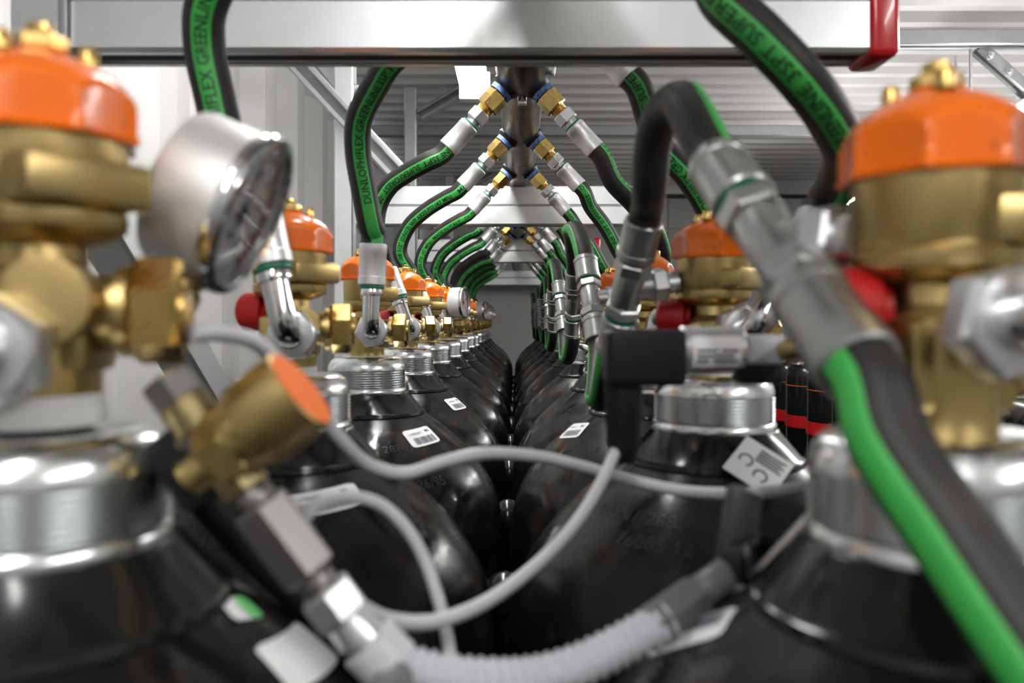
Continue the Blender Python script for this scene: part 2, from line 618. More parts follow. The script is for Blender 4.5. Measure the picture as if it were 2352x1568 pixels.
frame = thing('strut_frame', 'galvanised strut frame of posts and cross beams carrying the manifold', 'frame', R(-0.372, 0.63, -1.70))
post_slot = box((-0.006, -0.014, -0.001), (0.006, 0.014, 0.001), bevel=0.0009)
for i, d in enumerate(BEAM_D):
    x0, x1 = -0.345, 0.285
    dc = d + 0.0205
    lo = part('cross_beam', strut(R(x0, dc, BEAM_Z0), R(x1, dc, BEAM_Z0)), 'galvanised', frame)
    up = part('cross_beam', strut(R(x0, dc, BEAM_Z1 + .0006), R(x1, dc, BEAM_Z1 + .0006), up=Vector((0, 0, 1))), 'galvanised', frame)
    part('slot_shade', box((x0, dc - 0.0105, ZC + BEAM_Z0 + .003), (x1 - .002, dc + 0.0105, ZC + BEAM_Z0 + .0045)), 'slot_dark', lo)  # dark strip across the channel mouth, painted in for the shade inside
    part('end_cap', box((0.268, d - 0.003, ZC + BEAM_Z0 - 0.004), (0.292, d + 0.044, ZC + BEAM_Z2 + 0.004), bevel=0.006, seg=3),
         'red_paint', lo, 'glossy red end cap')
    # post with open side to the aisle, plate and bolts
    pz0, pz1 = -1.70, Z_CEIL - 0.02
    po = part('post', strut(R(-0.345, dc, pz0), R(-0.345, dc, pz1), up=Vector((-1, 0, 0))), 'galvanised', frame)
    pl = part('angle_plate', box((-0.345, d - 0.006, ZC + 0.10), (-0.338, d + 0.047, ZC + 0.36), bevel=0.001), 'galvanised_dull', frame)
    for z in (0.125, 0.335):
        share('bolt', bolt_me, 'zinc', pl, place(R(-0.338, dc, z), (1, 0, 0)))
    for z in (0.50, 0.66):
        share('bolt', bolt_me, 'zinc', po, place(R(-0.345, dc, z), (1, 0, 0)))
    # knee brace from post to beam, and the upper brace towards the roof
    part('brace', strut(R(-0.475, d - 0.046, 0.560), R(-0.235, d - 0.046, 0.300), up=Vector((0, 1, 0))), 'galvanised_dull', frame)
    part('brace', strut(R(-0.335, d + 0.0, 0.715), R(-0.10, d + 0.0, 0.855), up=Vector((0, 1, 0))), 'galvanised_dull', frame)
part('brace', strut(R(-0.372, 0.60, 0.150), R(-0.372, 1.66, -0.62), up=Vector((1, 0, 0))), 'galvanised', frame)

# roof struts across the container with rods and a diagonal
for (d, label, z) in ((2.15, 'galvanised ceiling strut holding the hanger rod and diagonal tie', 0.735),
                      (3.19, 'galvanised ceiling strut farther back across the ribbed roof', 0.735)):
    t = thing('ceiling_strut', label, 'strut', R(0.6, d, z))
    part('channel', strut(R(WALL_L + .05, d, z), R(WALL_R - .05, d, z)), 'galvanised_dull', t)
    if d < 3:
        part('hanger_rod', lathe([(0, 0), (0.0042, 0), (0.0042, -0.17), (0, -0.17)], 10, Matrix.Translation(R(1.225, d + .02, z))), 'zinc', t)
        br = part('diagonal_tie', strut(R(1.24, d + 0.03, z - 0.005), R(1.46, d + 0.03, z - 0.20), w=0.04, h=0.03, up=Vector((0.6, 0, 0.7))), 'galvanised_dull', t)
        for k in range(2):
            share('bolt', bolt_me, 'zinc', br, place(R(1.27 + .05 * k, d + 0.01, z - 0.02 - .045 * k), (0, -1, 0)))

# ------------------------------------------------------------------ manifold pipe with brass adapters
mani = thing('manifold_pipe', 'dark steel manifold pipe running between both rows of green-striped hoses', 'pipe', R(X_PIPE, 0.42, Z_PIPE))
My = Matrix.Rotation(math.radians(-90), 4, 'X')     # local z -> +y
def along_y(x, z, d=0.0):
    return Matrix.Translation(R(x, d, z)) @ My
part('pipe', lathe([(0, 0.05), (R_PIPE, 0.05), (R_PIPE, 4.55), (0, 4.55)], 48, along_y(X_PIPE, Z_PIPE)), 'pipe_steel', mani)
part('coupling', lathe([(R_PIPE, 0.86), (0.0335, 0.865), (0.0335, 1.004), (0.0315, 1.01), (R_PIPE - .001, 1.0105)], 48, along_y(X_PIPE, Z_PIPE)), 'weld_black', mani)
for (x, d, z, dr) in ((X_PIPE, 1.03, Z_PIPE - R_PIPE, (0, 0, -1)), (X_PIPE + R_PIPE, 0.985, Z_PIPE - .010, (1, 0, -.2))):
    bm = new_bm()
    M = place(R(x, d, z), dr)
    add_lathe(bm, [(0.006, -0.004), (0.006, 0.005), (0.0, 0.005)], 16, M)
    add_box(bm, (-0.0055, -0.0055, 0.004), (0.0055, 0.0055, 0.010), M, bevel=0.0008)
    part('drain_plug', finish(bm), 'zinc', mani)

weld_me = lathe([(0.0185, 0.026), (0.0190, 0.030), (0.0165, 0.034), (0.0145, 0.036), (0.0, 0.036)], 28)
tape_me = lathe([(0.0120, 0.034), (0.0148, 0.0345), (0.0152, 0.037), (0.0146, 0.0395), (0.0150, 0.042), (0.012, 0.0425)], 28)
bm = new_bm()
add_hex(bm, 0.0150, 0.042, 0.0655, chamfer=0.0016)
add_lathe(bm, [(0.0108, 0.0655), (0.0095, 0.067), (0.0102, 0.068), (0.0092, 0.069), (0.0102, 0.070), (0.0092, 0.071),
               (0.0102, 0.072), (0.0092, 0.073), (0.0102, 0.0745), (0.006, 0.0748)], 24)
adapter_me = finish(bm, 30)
# hose ends share these: local z runs from the adapter into the hose
bm = new_bm()
add_hex(bm, 0.0138, 0.0735, 0.0885, chamfer=0.0014)
add_lathe(bm, [(0.0085, 0.088), (0.0085, 0.096), (0.006, 0.096)], 20)
swivel_me = finish(bm, 30)
seal_me = lathe([(0.0085, 0.0935), (0.0116, 0.0938), (0.0119, 0.0952), (0.0116, 0.0966), (0.0085, 0.0968)], 24)
FR = 0.0134
ferr_me = lathe([(0.006, 0.0962), (FR - .0012, 0.0962), (FR, 0.0975), (FR, 0.103), (FR - .0004, 0.1036), (FR - .0002, 0.128), (FR, 0.1286),
                 (FR, 0.1362), (FR - .0012, 0.1372), (0.0105, 0.1372)], 28)
HOSE_R = 0.0122

def fit_dir(side, ang):
    a = math.radians(ang)
    return Vector((side * math.cos(a), 0, -math.sin(a)))

FITS = {}
for side, tag in ((-1, 'L'), (1, 'R')):
    for i in range(0, NB):
        d = DEP[i] - 0.099
        ang = 47.5
        if i == 2:
            d, ang = (0.70, 38.0) if side < 0 else (0.715, 47.0)
        if i == 1:
            d = 0.45
        if i == 0:
            d = 0.16
        o = R(X_PIPE, d, Z_PIPE)
        u = fit_dir(side, ang + random.uniform(-1.2, 1.2))
        FITS[tag, i] = (o, u)
        M = place(o, u, Vector((0, 1, 0))) @ Matrix.Rotation(random.uniform(0, 1.0), 4, 'Z')
        ad = share('brass_adapter', adapter_me, 'brass_bright', mani, M)
        w = share('weld_boss', weld_me, 'weld_black', mani, M)
        tp = share('thread_tape', tape_me, 'thread_blue', ad, M)
        tp.matrix_local = Matrix()

# ------------------------------------------------------------------ gas cylinders
SHOULDER = [(0.048, -0.0855), (0.060, -0.0945), (0.081, -0.1100), (0.104, -0.1315), (0.1228, -0.1560), (0.1345, -0.1805),
            (0.1398, -0.2060), (0.1414, -0.2350), (0.1415, -0.2700), (0.1415, -0.30)]

def smooth_profile(prof, per=5):
    v = catmull([Vector((r, 0, z)) for r, z in prof], per)
    return [(p.x, p.z) for p in v]
SH = smooth_profile(SHOULDER)
SH_S = [0.0]
for a, b in zip(SH[:-1], SH[1:]):
    SH_S.append(SH_S[-1] + math.hypot(b[0] - a[0], b[1] - a[1]))

def sh_at(s):
    """radius, height and outward normal slope at meridian length s"""
    s = min(max(s, 0.0), SH_S[-1] - 1e-6)
    for k in range(len(SH) - 1):
        if SH_S[k + 1] >= s:
            f = (s - SH_S[k]) / (SH_S[k + 1] - SH_S[k])
            a, b = SH[k], SH[k + 1]
            L = math.hypot(b[0] - a[0], b[1] - a[1])
            return a[0] + (b[0] - a[0]) * f, a[1] + (b[1] - a[1]) * f, -(b[1] - a[1]) / L, (b[0] - a[0]) / L
    return SH[-1][0], SH[-1][1], 1, 0

def sh_radius(z):
    for a, b in zip(SH[:-1], SH[1:]):
        if b[1] <= z <= a[1]:
            return a[0] + (b[0] - a[0]) * (z - a[1]) / (b[1] - a[1])
    return SH[-1][0] if z < SH[-1][1] else 0.0

def hit_shoulder(cx, cd, px, py):
    """where on a cylinder's shoulder a sight line lands: angle and meridian length"""
    t = cd - 0.15
    while t < cd + 0.15:
        x, z = (px - VPX) / F_PX * t, (VPY - py) / F_PX * t
        if SH[-1][1] < z < SH[0][1] and math.hypot(x - cx, t - cd) <= sh_radius(z):
            ang = math.atan2(t - cd, x - cx)
            s = min(range(len(SH)), key=lambda k: abs(SH[k][1] - z))
            return ang, SH_S[s] + (SH[s][1] - z) * 1.3
        t += 0.0005
    return -math.pi / 2, 0.09

def on_shoulder(ang, s, u, v, lift):
    """u along the circumference to the viewer's right, v up the shoulder"""
    r, z, nr, nz = sh_at(s - v)
    r0 = sh_at(s)[0]
    a = ang + u / max(r0 * 0.5 + r * 0.5, 0.03)
    return Vector(((r + nr * lift) * math.cos(a), (r + nr * lift) * math.sin(a), z + nz * lift))

def patch_on_shoulder(ang, s, w, h, rot, lift, nx=10, ny=8, cu=0.0, cv=0.0, radius=0.003):
    vs, fs = [], []
    c, sn = math.cos(rot), math.sin(rot)
    for j in range(ny + 1):
        for i in range(nx + 1):
            u = cu + (i / nx - 0.5) * w
            v = cv + (j / ny - 0.5) * h
            if i in (0, nx) and j in (0, ny) and radius:
                u -= math.copysign(radius * .35, i / nx - 0.5)
                v -= math.copysign(radius * .35, j / ny - 0.5)
            uu, vv = u * c - v * sn, u * sn + v * c
            vs.append(on_shoulder(ang, s, uu, vv, lift))
    for j in range(ny):
        for i in range(nx):
            k = j * (nx + 1) + i
            fs.append((k, k + 1, k + nx + 2, k + nx + 1))
    return vs, fs

def text_on_shoulder(txt, ang, s, size, rot, lift, cu=0.0, cv=0.0, centre=True):
    vs, fs = text_polys(txt)
    wid = max(v[0] for v in vs) * size
    c, sn = math.cos(rot), math.sin(rot)
    out = []
    for (x, y) in vs:
        u = cu + x * size - (wid / 2 if centre else 0)
        v = cv + (y - 0.35) * size
        out.append(on_shoulder(ang, s, u * c - v * sn, u * sn + v * c, lift))
    return out, list(fs)

body_prof = SH + [(0.1415, -0.8), (0.1415, -1.55), (0.135, -1.62), (0.118, -1.68), (0.09, -1.705), (0.0, -1.69)]
cyl_body = lathe([(0.0, -0.083), (0.044, -0.083)] + body_prof, 96, Matrix.Translation((0, 0, 1.705)), 40)
ring_prof = [(0.016, -0.0355), (0.0270, -0.0350), (0.0310, -0.0354), (0.0340, -0.0366), (0.0366, -0.0388), (0.0386, -0.0418), (0.0397, -0.0455), (0.0400, -0.0480)]
z = -0.0485
while z > -0.0652:
    ring_prof += [(0.0400, z), (0.0380, z - 0.0009), (0.0380, z - 0.0011), (0.0400, z - 0.0020)]
    z -= 0.0024
ring_prof += [(0.0394, -0.0662), (0.0408, -0.0672), (0.0412, -0.0708), (0.0408, -0.0722), (0.036, -0.0722)]
cyl_ring = lathe(ring_prof, 72, Matrix.Translation((0, 0, 1.705)), 50)
skirt_prof = [(0.038, -0.0700), (0.0425, -0.0718), (0.0436, -0.0735), (0.0565, -0.0890), (0.0590, -0.0903), (0.0597, -0.0930), (0.0578, -0.0938), (0.050, -0.0905)]
cyl_skirt = lathe(skirt_prof, 72, Matrix.Translation((0, 0, 1.705)), 30)

BASE_Z = -1.705     # cylinder base, lens-relative
CYL = {}
for tag, x, row in (('L', XL, 'left'), ('R', XR, 'right')):
    for i, d in enumerate(DEP):
        jx = random.uniform(-.001, .001) if i > 2 else 0
        if i == 0:
            jx = -0.0021 if tag == 'L' else 0.0033
        jz = random.uniform(-.002, .002) if i > 3 else 0
        t = thing('gas_cylinder', 'black steel gas cylinder with silver neck ring, ' + nth(i, row), 'gas cylinder',
                  R(x + jx, d, BASE_Z + jz), 'black gas cylinders in two rows')
        rot = Matrix.Rotation(random.uniform(0, 6.28), 4, 'Z')
        for nm, me, mm in (('body', cyl_body, 'black_paint'), ('neck_ring', cyl_ring, 'neck_alu'), ('collar_skirt', cyl_skirt, 'black_plastic')):
            if not me.materials:
                me.materials.append(MATS[mm])
            o = bpy.data.objects.new(nm, me)
            COL.objects.link(o)
            o.parent = t
            o.matrix_local = rot
        CYL[tag, i] = (t, x + jx, d)

def sticker(key, px, py, w, h, rot, kind='barcode'):
    t, cx, cd = CYL[key]
    ang, s = hit_shoulder(cx, cd, px, py)
    L = Matrix.Translation((0, 0, 1.705))
    vs, fs = patch_on_shoulder(ang, s, w, h, rot, 0.0006)
    la = part('label', mesh_from([L @ v for v in vs], fs), 'white_paper', t, world_space=False)
    V, Fc = [], []
    def add(v2, f2):
        k = len(V)
        V.extend(L @ v for v in v2)
        Fc.extend(tuple(i + k for i in f) for f in f2)
    if kind == 'barcode':
        rnd = random.Random(int(px))
        u = -w * 0.33
        while u < w * 0.38:
            bw = rnd.choice((0.0004, 0.0006, 0.001))
            add(*patch_on_shoulder(ang, s, bw, h * 0.38, rot, 0.0010, 1, 4, u, -h * 0.2, 0))
            u += bw + rnd.choice((0.0005, 0.0008))
        add(*text_on_shoulder('L10002417', ang, s, h * 0.17, rot, 0.0010, -w * 0.16, h * 0.22))
        add(*text_on_shoulder('M6', ang, s, h * 0.24, rot, 0.0010, w * 0.3, h * 0.26))
    elif kind == 'block':
        for k in range(5):
            add(*patch_on_shoulder(ang, s, w * (0.62 - 0.07 * (k % 2)), h * 0.055, rot, 0.0010, 6, 1, w * 0.1, h * (0.36 - k * 0.09), 0))
        for k in range(2):
            vs2, fs2 = text_on_shoulder('CE', ang, s, h * 0.24, rot, 0.0010, -w * 0.12 + k * w * .2, -h * (0.16 + .12 * k))
            add(vs2, fs2)
    elif kind == 'green':
        pass
    if V:
        part('print', mesh_from(V, Fc), 'ink', la, world_space=False)
    if kind == 'green':
        vs, fs = patch_on_shoulder(ang, s, w * 0.5, h, rot, 0.0009, 6, 6, w * 0.30, 0)
        part('green_band', mesh_from([L @ v for v in vs], fs), 'label_green', la, 'bright green end of the label', world_space=False)
    return la

def stamp(key, px, py, txt, size, rot=0.0):
    t, cx, cd = CYL[key]
    ang, s = hit_shoulder(cx, cd, px, py)
    vs, fs = text_on_shoulder(txt, ang, s, size, rot, 0.0005)
    L = Matrix.Translation((0, 0, 1.705))
    part('stamped_marking', mesh_from([L @ v for v in vs], fs), 'stamp', t, world_space=False)

sticker(('L', 2), 970, 1003, 0.038, 0.022, 0.10)
sticker(('L', 3), 1047, 927, 0.036, 0.022, 0.02)
sticker(('L', 1), 745, 1152, 0.050, 0.018, 0.12)
sticker(('L', 0), 695, 1500, 0.044, 0.020, -0.25, 'plain')
sticker(('L', 0), 545, 1398, 0.015, 0.011, -0.5, 'green')
sticker(('L', 3), 1153, 1035, 0.018, 0.030, 0.0)
sticker(('L', 4), 1157, 955, 0.018, 0.030, 0.0)
sticker(('L', 5), 1120, 860, 0.030, 0.020, 0.1)
sticker(('R', 2), 1318, 988, 0.036, 0.022, 0.25)
sticker(('R', 4), 1228, 853, 0.036, 0.020, 0.35)
# square tag stuck over the skirt of the second right cylinder
_t = CYL['R', 1][0]
_c = W(1742, 1071, 0.4815)
_M = place(_c, (0.10, -0.70, 0.70), Vector((0, 0, 1))) @ Matrix.Rotation(math.radians(225), 4, 'Z')
_la = part('label', box((-0.0160, -0.0160, -0.0004), (0.0160, 0.0160, 0.0004), _M, bevel=0.0003), 'white_paper', _t)
_bm = new_bm()
for k in range(5):
    add_box(_bm, (-0.0125 + k * 0.0022, -0.004, 0.0004), (-0.0112 + k * 0.0022, 0.0130 - 0.002 * (k % 2), 0.0006), _M)
for (cx_, cy_) in ((0.006, 0.004), (0.001, -0.008)):
    for a in range(14):
        th = math.radians(40 + a * 20)
        Mk = _M @ Matrix.Translation((cx_ + 0.004 * math.cos(th), cy_ + 0.004 * math.sin(th), 0.0005))
        add_box(_bm, (-0.0007, -0.0007, -0.0001), (0.0007, 0.0007, 0.0001), Mk)
part('print', finish(_bm, None), 'ink', _la)
sticker(('R', 0), 1585, 1452, 0.040, 0.017, 0.9, 'block')
sticker(('R', 6), 1215, 840, 0.030, 0.020, 0.2)
sticker(('L', 8), 1147, 810, 0.040, 0.018, -0.1)
stamp(('L', 2), 925, 1028, '2878791', 0.012, 0.05)
stamp(('L', 2), 960, 1072, '8  N4   165', 0.010, 0.05)
stamp(('L', 2), 990, 1108, '26/95', 0.014, 0.05)
stamp(('L', 1), 490, 1243, 'HSA', 0.014, 0.0)
stamp(('L', 1), 955, 1190, '6088', 0.012, -0.5)
stamp(('R', 1), 1490, 1190, '080N1 2885 20', 0.013, 0.0)
stamp(('R', 1), 1500, 1250, '76085 12', 0.013, 0.0)
stamp(('R', 2), 1300, 1095, '88 1 1', 0.012, 0.3)
stamp(('R', 2), 1365, 1032, '68', 0.011, 0.2)
stamp(('R', 3), 1290, 945, '88 0 4', 0.012, 0.3)
stamp(('R', 4), 1260, 880, '28 04', 0.012, 0.3)

# tie rods with domed caps in the gaps between four cylinders
rod_me = lathe([(0.0, 0.0), (0.011, 0.0), (0.011, 1.475), (0.0195, 1.476), (0.020, 1.482), (0.018, 1.494), (0.0125, 1.502), (0.006, 1.5055), (0, 1.506)], 32)
rod_me.materials.append(MATS['black_plastic'])
for i in range(1, NB - 2):
    o = bpy.data.objects.new('tie_rod', rod_me)
    COL.objects.link(o)
    o.location = R((XL + XR) / 2, DEP[i] + PITCH / 2, -1.72)
    o['label'] = 'black tie rod with domed cap in the %s gap between the rows' % (ORD[i - 1].replace('nearest', 'nearest visible'))
    o['category'] = 'tie rod'
    o['group'] = 'tie rods between the rows'

# ------------------------------------------------------------------ brass valves with orange caps
bm = new_bm()
add_lathe(bm, [(0.0, -0.046), (0.0150, -0.046), (0.0165, -0.043), (0.0172, -0.039), (0.0172, -0.002), (0.0135, 0.0025), (0.0130, 0.0085),
               (0.0205, 0.0112), (0.0240, 0.0135), (0.0245, 0.0155), (0.0245, 0.0185), (0.0236, 0.0195), (0.0242, 0.0205), (0.0245, 0.0425), (0.0, 0.0425)], 48)
add_box(bm, (0.004, -0.0190, 0.0195), (0.0295, 0.0190, 0.0335), Matrix.Rotation(math.radians(-38), 4, 'Z'), bevel=0.0025)
add_box(bm, (-0.0185, -0.0130, -0.030), (0.0185, 0.0130, -0.002), bevel=0.003)
add_lathe(bm, [(0.0125, 0.010), (0.0125, 0.026), (0.011, 0.0262), (0.0, 0.0262)], 24, place(Vector((0.009, 0, -0.0085)), (0.12, -1, 0)))
add_lathe(bm, [(0.0115, 0.012), (0.0115, 0.0225), (0.0145, 0.023), (0.0145, 0.0265), (0.0, 0.0265)], 28, place(Vector((0, 0, -0.011)), (0.985, 0.14, 0)))
valve_body_me = finish(bm, 32)
bm = new_bm()
add_hex(bm, 0.0172, 0.0262, 0.0415, place(Vector((0, 0, -0.011)), (0.985, 0.14, 0)) @ Matrix.Rotation(0.42, 4, 'Z'), chamfer=0.002)
add_lathe(bm, [(0.011, 0.041), (0.0105, 0.0428), (0.0, 0.0430)], 24, place(Vector((0, 0, -0.011)), (0.985, 0.14, 0)))
port_nut_me = finish(bm, 30)

def cap_mesh():
    """dome cut by eight shallow finger scoops, with a thin rolled rim"""
    bm = new_bm()
    seg = 160
    dome = [(0.0300, 0.0430), (0.0300, 0.0470), (0.0299, 0.0490), (0.0294, 0.0507), (0.0287, 0.0523), (0.0279, 0.0538), (0.0270, 0.0552), (0.0259, 0.0566),
            (0.0247, 0.0580), (0.0232, 0.0595), (0.0215, 0.0610), (0.0190, 0.0628), (0.0160, 0.0645), (0.0125, 0.0660), (0.0090, 0.0670), (0.0085, 0.0684), (0.0, 0.0686)]
    prof = [(0.0245, 0.0405, 0), (0.0, 0.0405, 1), (0.0, 0.0412, 2), (0.0, 0.0424, 2)] + [(r, z, 3) for r, z in dome]
    rings = []
    for (r, z, kind) in prof:
        if kind == 3 and r == 0:
            rings.append([bm.verts.new((0, 0, z))])
            continue
        ring = []
        for k in range(seg):
            a = 2 * math.pi * k / seg
            ph = (a * 8 / (2 * math.pi)) % 1.0
            scoop = 1 - (2 * ph - 1) ** 2
            flute = 0.0287 - 0.0034 * scoop ** 0.8
            rr = r if kind == 0 else flute + 0.0004 if kind == 1 else flute + 0.0009 if kind == 2 else min(r, flute)
            ring.append(bm.verts.new((rr * math.cos(a), rr * math.sin(a), z)))
        rings.append(ring)
    for A, B in zip(rings[:-1], rings[1:]):
        for k in range(seg):
            k2 = (k + 1) % seg
            if len(B) == 1:
                bm.faces.new((A[k], A[k2], B[0]))
            else:
                bm.faces.new((A[k], A[k2], B[k2], B[k]))
    return finish(bm, 50)
cap_me = cap_mesh()
hole_me = lathe([(0.0, -0.002), (0.0012, -0.002), (0.0012, 0.0004), (0.0, 0.0004)], 12)
bm = new_bm()
add_hex(bm, 0.0078, 0.0685, 0.0735, chamfer=0.0008)
add_box(bm, (-0.0032, -0.0032, 0.073), (0.0032, 0.0032, 0.0775), bevel=0.0006)
cap_stem_me = finish(bm, 30)
stud_me = lathe([(0.003, 0.0), (0.003, 0.0045), (0.0022, 0.006), (0.0, 0.0062)], 14)
tape_white_me = lathe([(0.0155, -0.0465), (0.0182, -0.046), (0.0186, -0.043), (0.0176, -0.040), (0.0180, -0.0375), (0.0172, -0.0365)], 32)
bm = new_bm()
add_lathe(bm, [(0.0085, 0.014), (0.0085, 0.017), (0.0128, 0.0175), (0.0134, 0.019), (0.0134, 0.035), (0.012, 0.037), (0.0, 0.037)], 24, place(Vector((0, 0, 0.001)), (-1, 0.45, 0)))
plug_me = finish(bm, 32)
plug_tip_me = lathe([(0.006, 0.0365), (0.006, 0.0415), (0.004, 0.0435), (0.0, 0.0435)], 14, place(Vector((0, 0, 0.001)), (-1, 0.45, 0)))

def make_valve():
    t = thing('cylinder_valve', 'x', 'valve')
    body = part('valve_body', valve_body_me, 'brass', t, world_space=False)
    part('seal_tape', tape_white_me, 'ptfe', t, world_space=False)
    part('port_nut', port_nut_me, 'brass_bright', t, world_space=False)
    cp = part('cap', cap_me, 'orange', t, world_space=False)
    part('cap_stem', cap_stem_me, 'brass_bright', cp, world_space=False)
    for k, a in enumerate((0.4, 2.3, 4.2)):
        o = part('stud', stud_me, 'brass_bright' if k else 'brass_bright', cp, world_space=False)
        o.location = (0.013 * math.cos(a), 0.013 * math.sin(a), 0.066)
    for a in (-1.68, -0.10, -3.25):
        o = part('cap_hole', hole_me, 'slot_dark', cp, world_space=False)
        o.matrix_local = place(Vector((0.0262 * math.cos(a), 0.0262 * math.sin(a), 0.0462)), (math.cos(a), math.sin(a), 0))
    pl = part('port_plug', plug_me, 'red_plastic', t, 'red plastic port plug', world_space=False)
    part('plug_tip', plug_tip_me, 'zinc', pl, world_space=False)
    return t

proto_v = make_valve()
first = True
RAISE = {('L', 0): 0.0155, ('L', 1): 0.0065, ('R', 0): 0.0030}
GROW = {('L', 0): 1.06, ('R', 0): 1.06}
VALVE_ROT = {('L', 0): 0.10, ('L', 1): 0.05, ('L', 2): -0.12, ('R', 0): 0.22}
for tag, row in (('L', 'left'), ('R', 'right')):
    for i in range(NB):
        t, x, d = CYL[tag, i]
        v = proto_v if first else copy_tree(proto_v)
        first = False
        v.location = R(x, d, RAISE.get((tag, i), 0.0025))
        g = GROW.get((tag, i), 1.0)
        v.scale = (g, g, g)
        v.rotation_euler = (0, 0, VALVE_ROT.get((tag, i), random.uniform(-0.14, 0.10) if tag == 'L' else random.uniform(-.08, .04)))
        v['label'] = 'brass valve with scalloped orange cap, ' + nth(i, row)
        v['category'] = 'valve'
        v['group'] = 'brass valves with orange caps'

# ------------------------------------------------------------------ discharge hoses
LETTERS = 'DUNLOPHIFLEX GREENLINE 3SPT SUPERFOREST -08 1/2" (DN12) WP 6820 PSI (47 MPa)   MADE IN ITALY   '
bm = new_bm()
add_hex(bm, 0.0172, 0.0, 0.0125, chamfer=0.0018)
add_lathe(bm, [(0.0150, 0.0122), (0.0140, 0.0136), (0.0098, 0.0142), (0.0, 0.0142)], 28)
out_nut_me = finish(bm, 30)
bm = new_bm()
end_ferr_me = lathe([(0.006, 0.0), (FR - .001, 0.0), (FR, 0.001), (FR, 0.008), (FR - .0005, 0.0086), (FR - .0003, 0.030), (FR, 0.0306), (FR, 0.039),
                     (FR - .001, 0.040), (0.011, 0.040)], 28, rmod=lambda a, z: 1.0 - 0.012 * (abs(math.sin(4 * a)) < 0.25))
end_seal_me = lathe([(0.0085, -0.0032), (0.0118, -0.003), (0.0121, -0.0015), (0.0118, 0.0), (0.0085, 0.0002)], 24)

def discharge_hose(tag, i, mids, ref, lean, text_start, flip, label, half=0.50, twist=0.0, nd=None, off=None, letters=True):
    t_c, cx, cd = CYL[tag, i]
    fo, fu = FITS[tag, i]
    side = -1 if tag == 'L' else 1
    if off is None:
        off = Vector((0.010, -0.027, -0.0085)) if side < 0 else Vector((0.0080, -0.0270, -0.0060))
    if nd is None:
        nd = Vector((0.12, -1, 0)) if side < 0 else Vector((0.12, -1, 0))
    nd.normalize()
    u = Vector(lean).normalized()
    O = R(cx, cd, 0) + off
    B = O + nd * 0.030
    Dp = B + u * 0.044
    E = Dp + u * 0.039
    S = fo + fu * 0.136
    base = O
    t = thing('discharge_hose', label, 'hose', base, 'green-striped discharge hoses')
    pts = [E - u * 0.006, E + u * 0.012] + [Vector(m) for m in reversed(mids)] + [S + fu * 0.012, S - fu * 0.006]
    pa = Path(pts, Vector(ref), per=10, twist=twist)
    tb = part('tube', tube(pa, HOSE_R, 20), 'rubber', t)
    part('stripe', stripe_mesh(pa, HOSE_R, half), 'green_stripe', tb, 'green printed stripe')
    if letters:
        n = int(pa.len / 0.36) + 2
        tm = hose_text(pa, HOSE_R, LETTERS * n, text_start if not flip else pa.len - text_start, 0.0096, flip)
        if tm:
            part('lettering', tm, 'print_black', tb)
    M = place(fo, fu, Vector((0, 1, 0)))
    share('ferrule', ferr_me, 'ferrule', t, M)
    sw = share('swivel_nut', swivel_me, 'zinc', t, M @ Matrix.Rotation(random.uniform(0, 1), 4, 'Z'))
    share('seal_ring', seal_me, 'seal_green', t, M)
    Mn = place(O, nd) @ Matrix.Rotation(random.uniform(-.2, .2), 4, 'Z')
    share('outlet_nut', out_nut_me, 'zinc', t, Mn)
    Me = place(Dp, u, Vector((0, 1, 0)))
    share('ferrule', end_ferr_me, 'ferrule', t, Me)
    share('seal_ring', end_seal_me, 'seal_green', t, Me)
    c1 = O + nd * 0.013
    arc = []
    for k in range(9):
        a = k / 8 * math.pi / 2
        arc.append(O + nd * (0.016 + 0.014 * math.sin(a)) + u * (0.014 * (1 - math.cos(a))))
    el = Path([c1] + arc + [Dp - u * 0.004, Dp + u * .004], Vector((1, 0.1, 0)), per=3)
    bm = new_bm()
    add_tube(bm, el, 0.0084, 18)
    add_lathe(bm, [(0.0084, -0.010), (0.0104, -0.0095), (0.0108, -0.0075), (0.0104, -0.0055), (0.0100, -0.003), (0.0084, -0.003)], 20, Me)
    part('elbow', finish(bm, 40), 'chrome', t)
    return t

def left_mids(i):
    dd = DEP[i] - 1.40
    return [R(-0.112, 1.302 + dd, 0.2010), R(-0.149, 1.313 + dd, 0.1800), R(-0.1785, 1.325 + dd, 0.1540), R(-0.1935, 1.335 + dd, 0.1150)]

def right_mids(i):
    dd = DEP[i] - 1.40
    return ([R(0.122, 1.31 + dd, 0.187), R(0.146, 1.32 + dd, 0.157), R(0.167, 1.33 + dd, 0.122)] if i > 3 else
            [R(0.122, 1.31 + dd, 0.182), R(0.150, 1.32 + dd, 0.155), R(0.176, 1.33 + dd, 0.126)])

# left row
discharge_hose('L', 0, [R(-0.13, 0.165, 0.20), R(-0.18, 0.175, 0.17), R(-0.205, 0.185, 0.13)], (0.3, -1, 0), (-0.45, 0.10, 0.9), 0.0, False,
               'discharge hose of the nearest left valve, its nut at the left edge', letters=False, off=Vector((0.004, -0.027, -0.0085)))
discharge_hose('R', 0, [R(0.13, 0.175, 0.20), R(0.18, 0.18, 0.17), R(0.205, 0.195, 0.13)], (0.3, -1, 0), (0.5, 0.10, 0.86), 0.0, False,
               'discharge hose of the nearest right valve, its large nut at the right edge', letters=False, off=Vector((0.000, -0.0285, 0.000)))
discharge_hose('L', 1, [W(690, -112, .452), W(600, -105, .457), W(512, -60, .464), W(472, 20, .471), W(470, 105, .478), W(492, 215, .482), W(528, 345, .486)],
               (0.35, -1, 0.0), (-0.22, 0.06, 0.97), 0.02, False, 'thick green-striped hose rising in front of the beam beside the gauge', twist=-0.3)
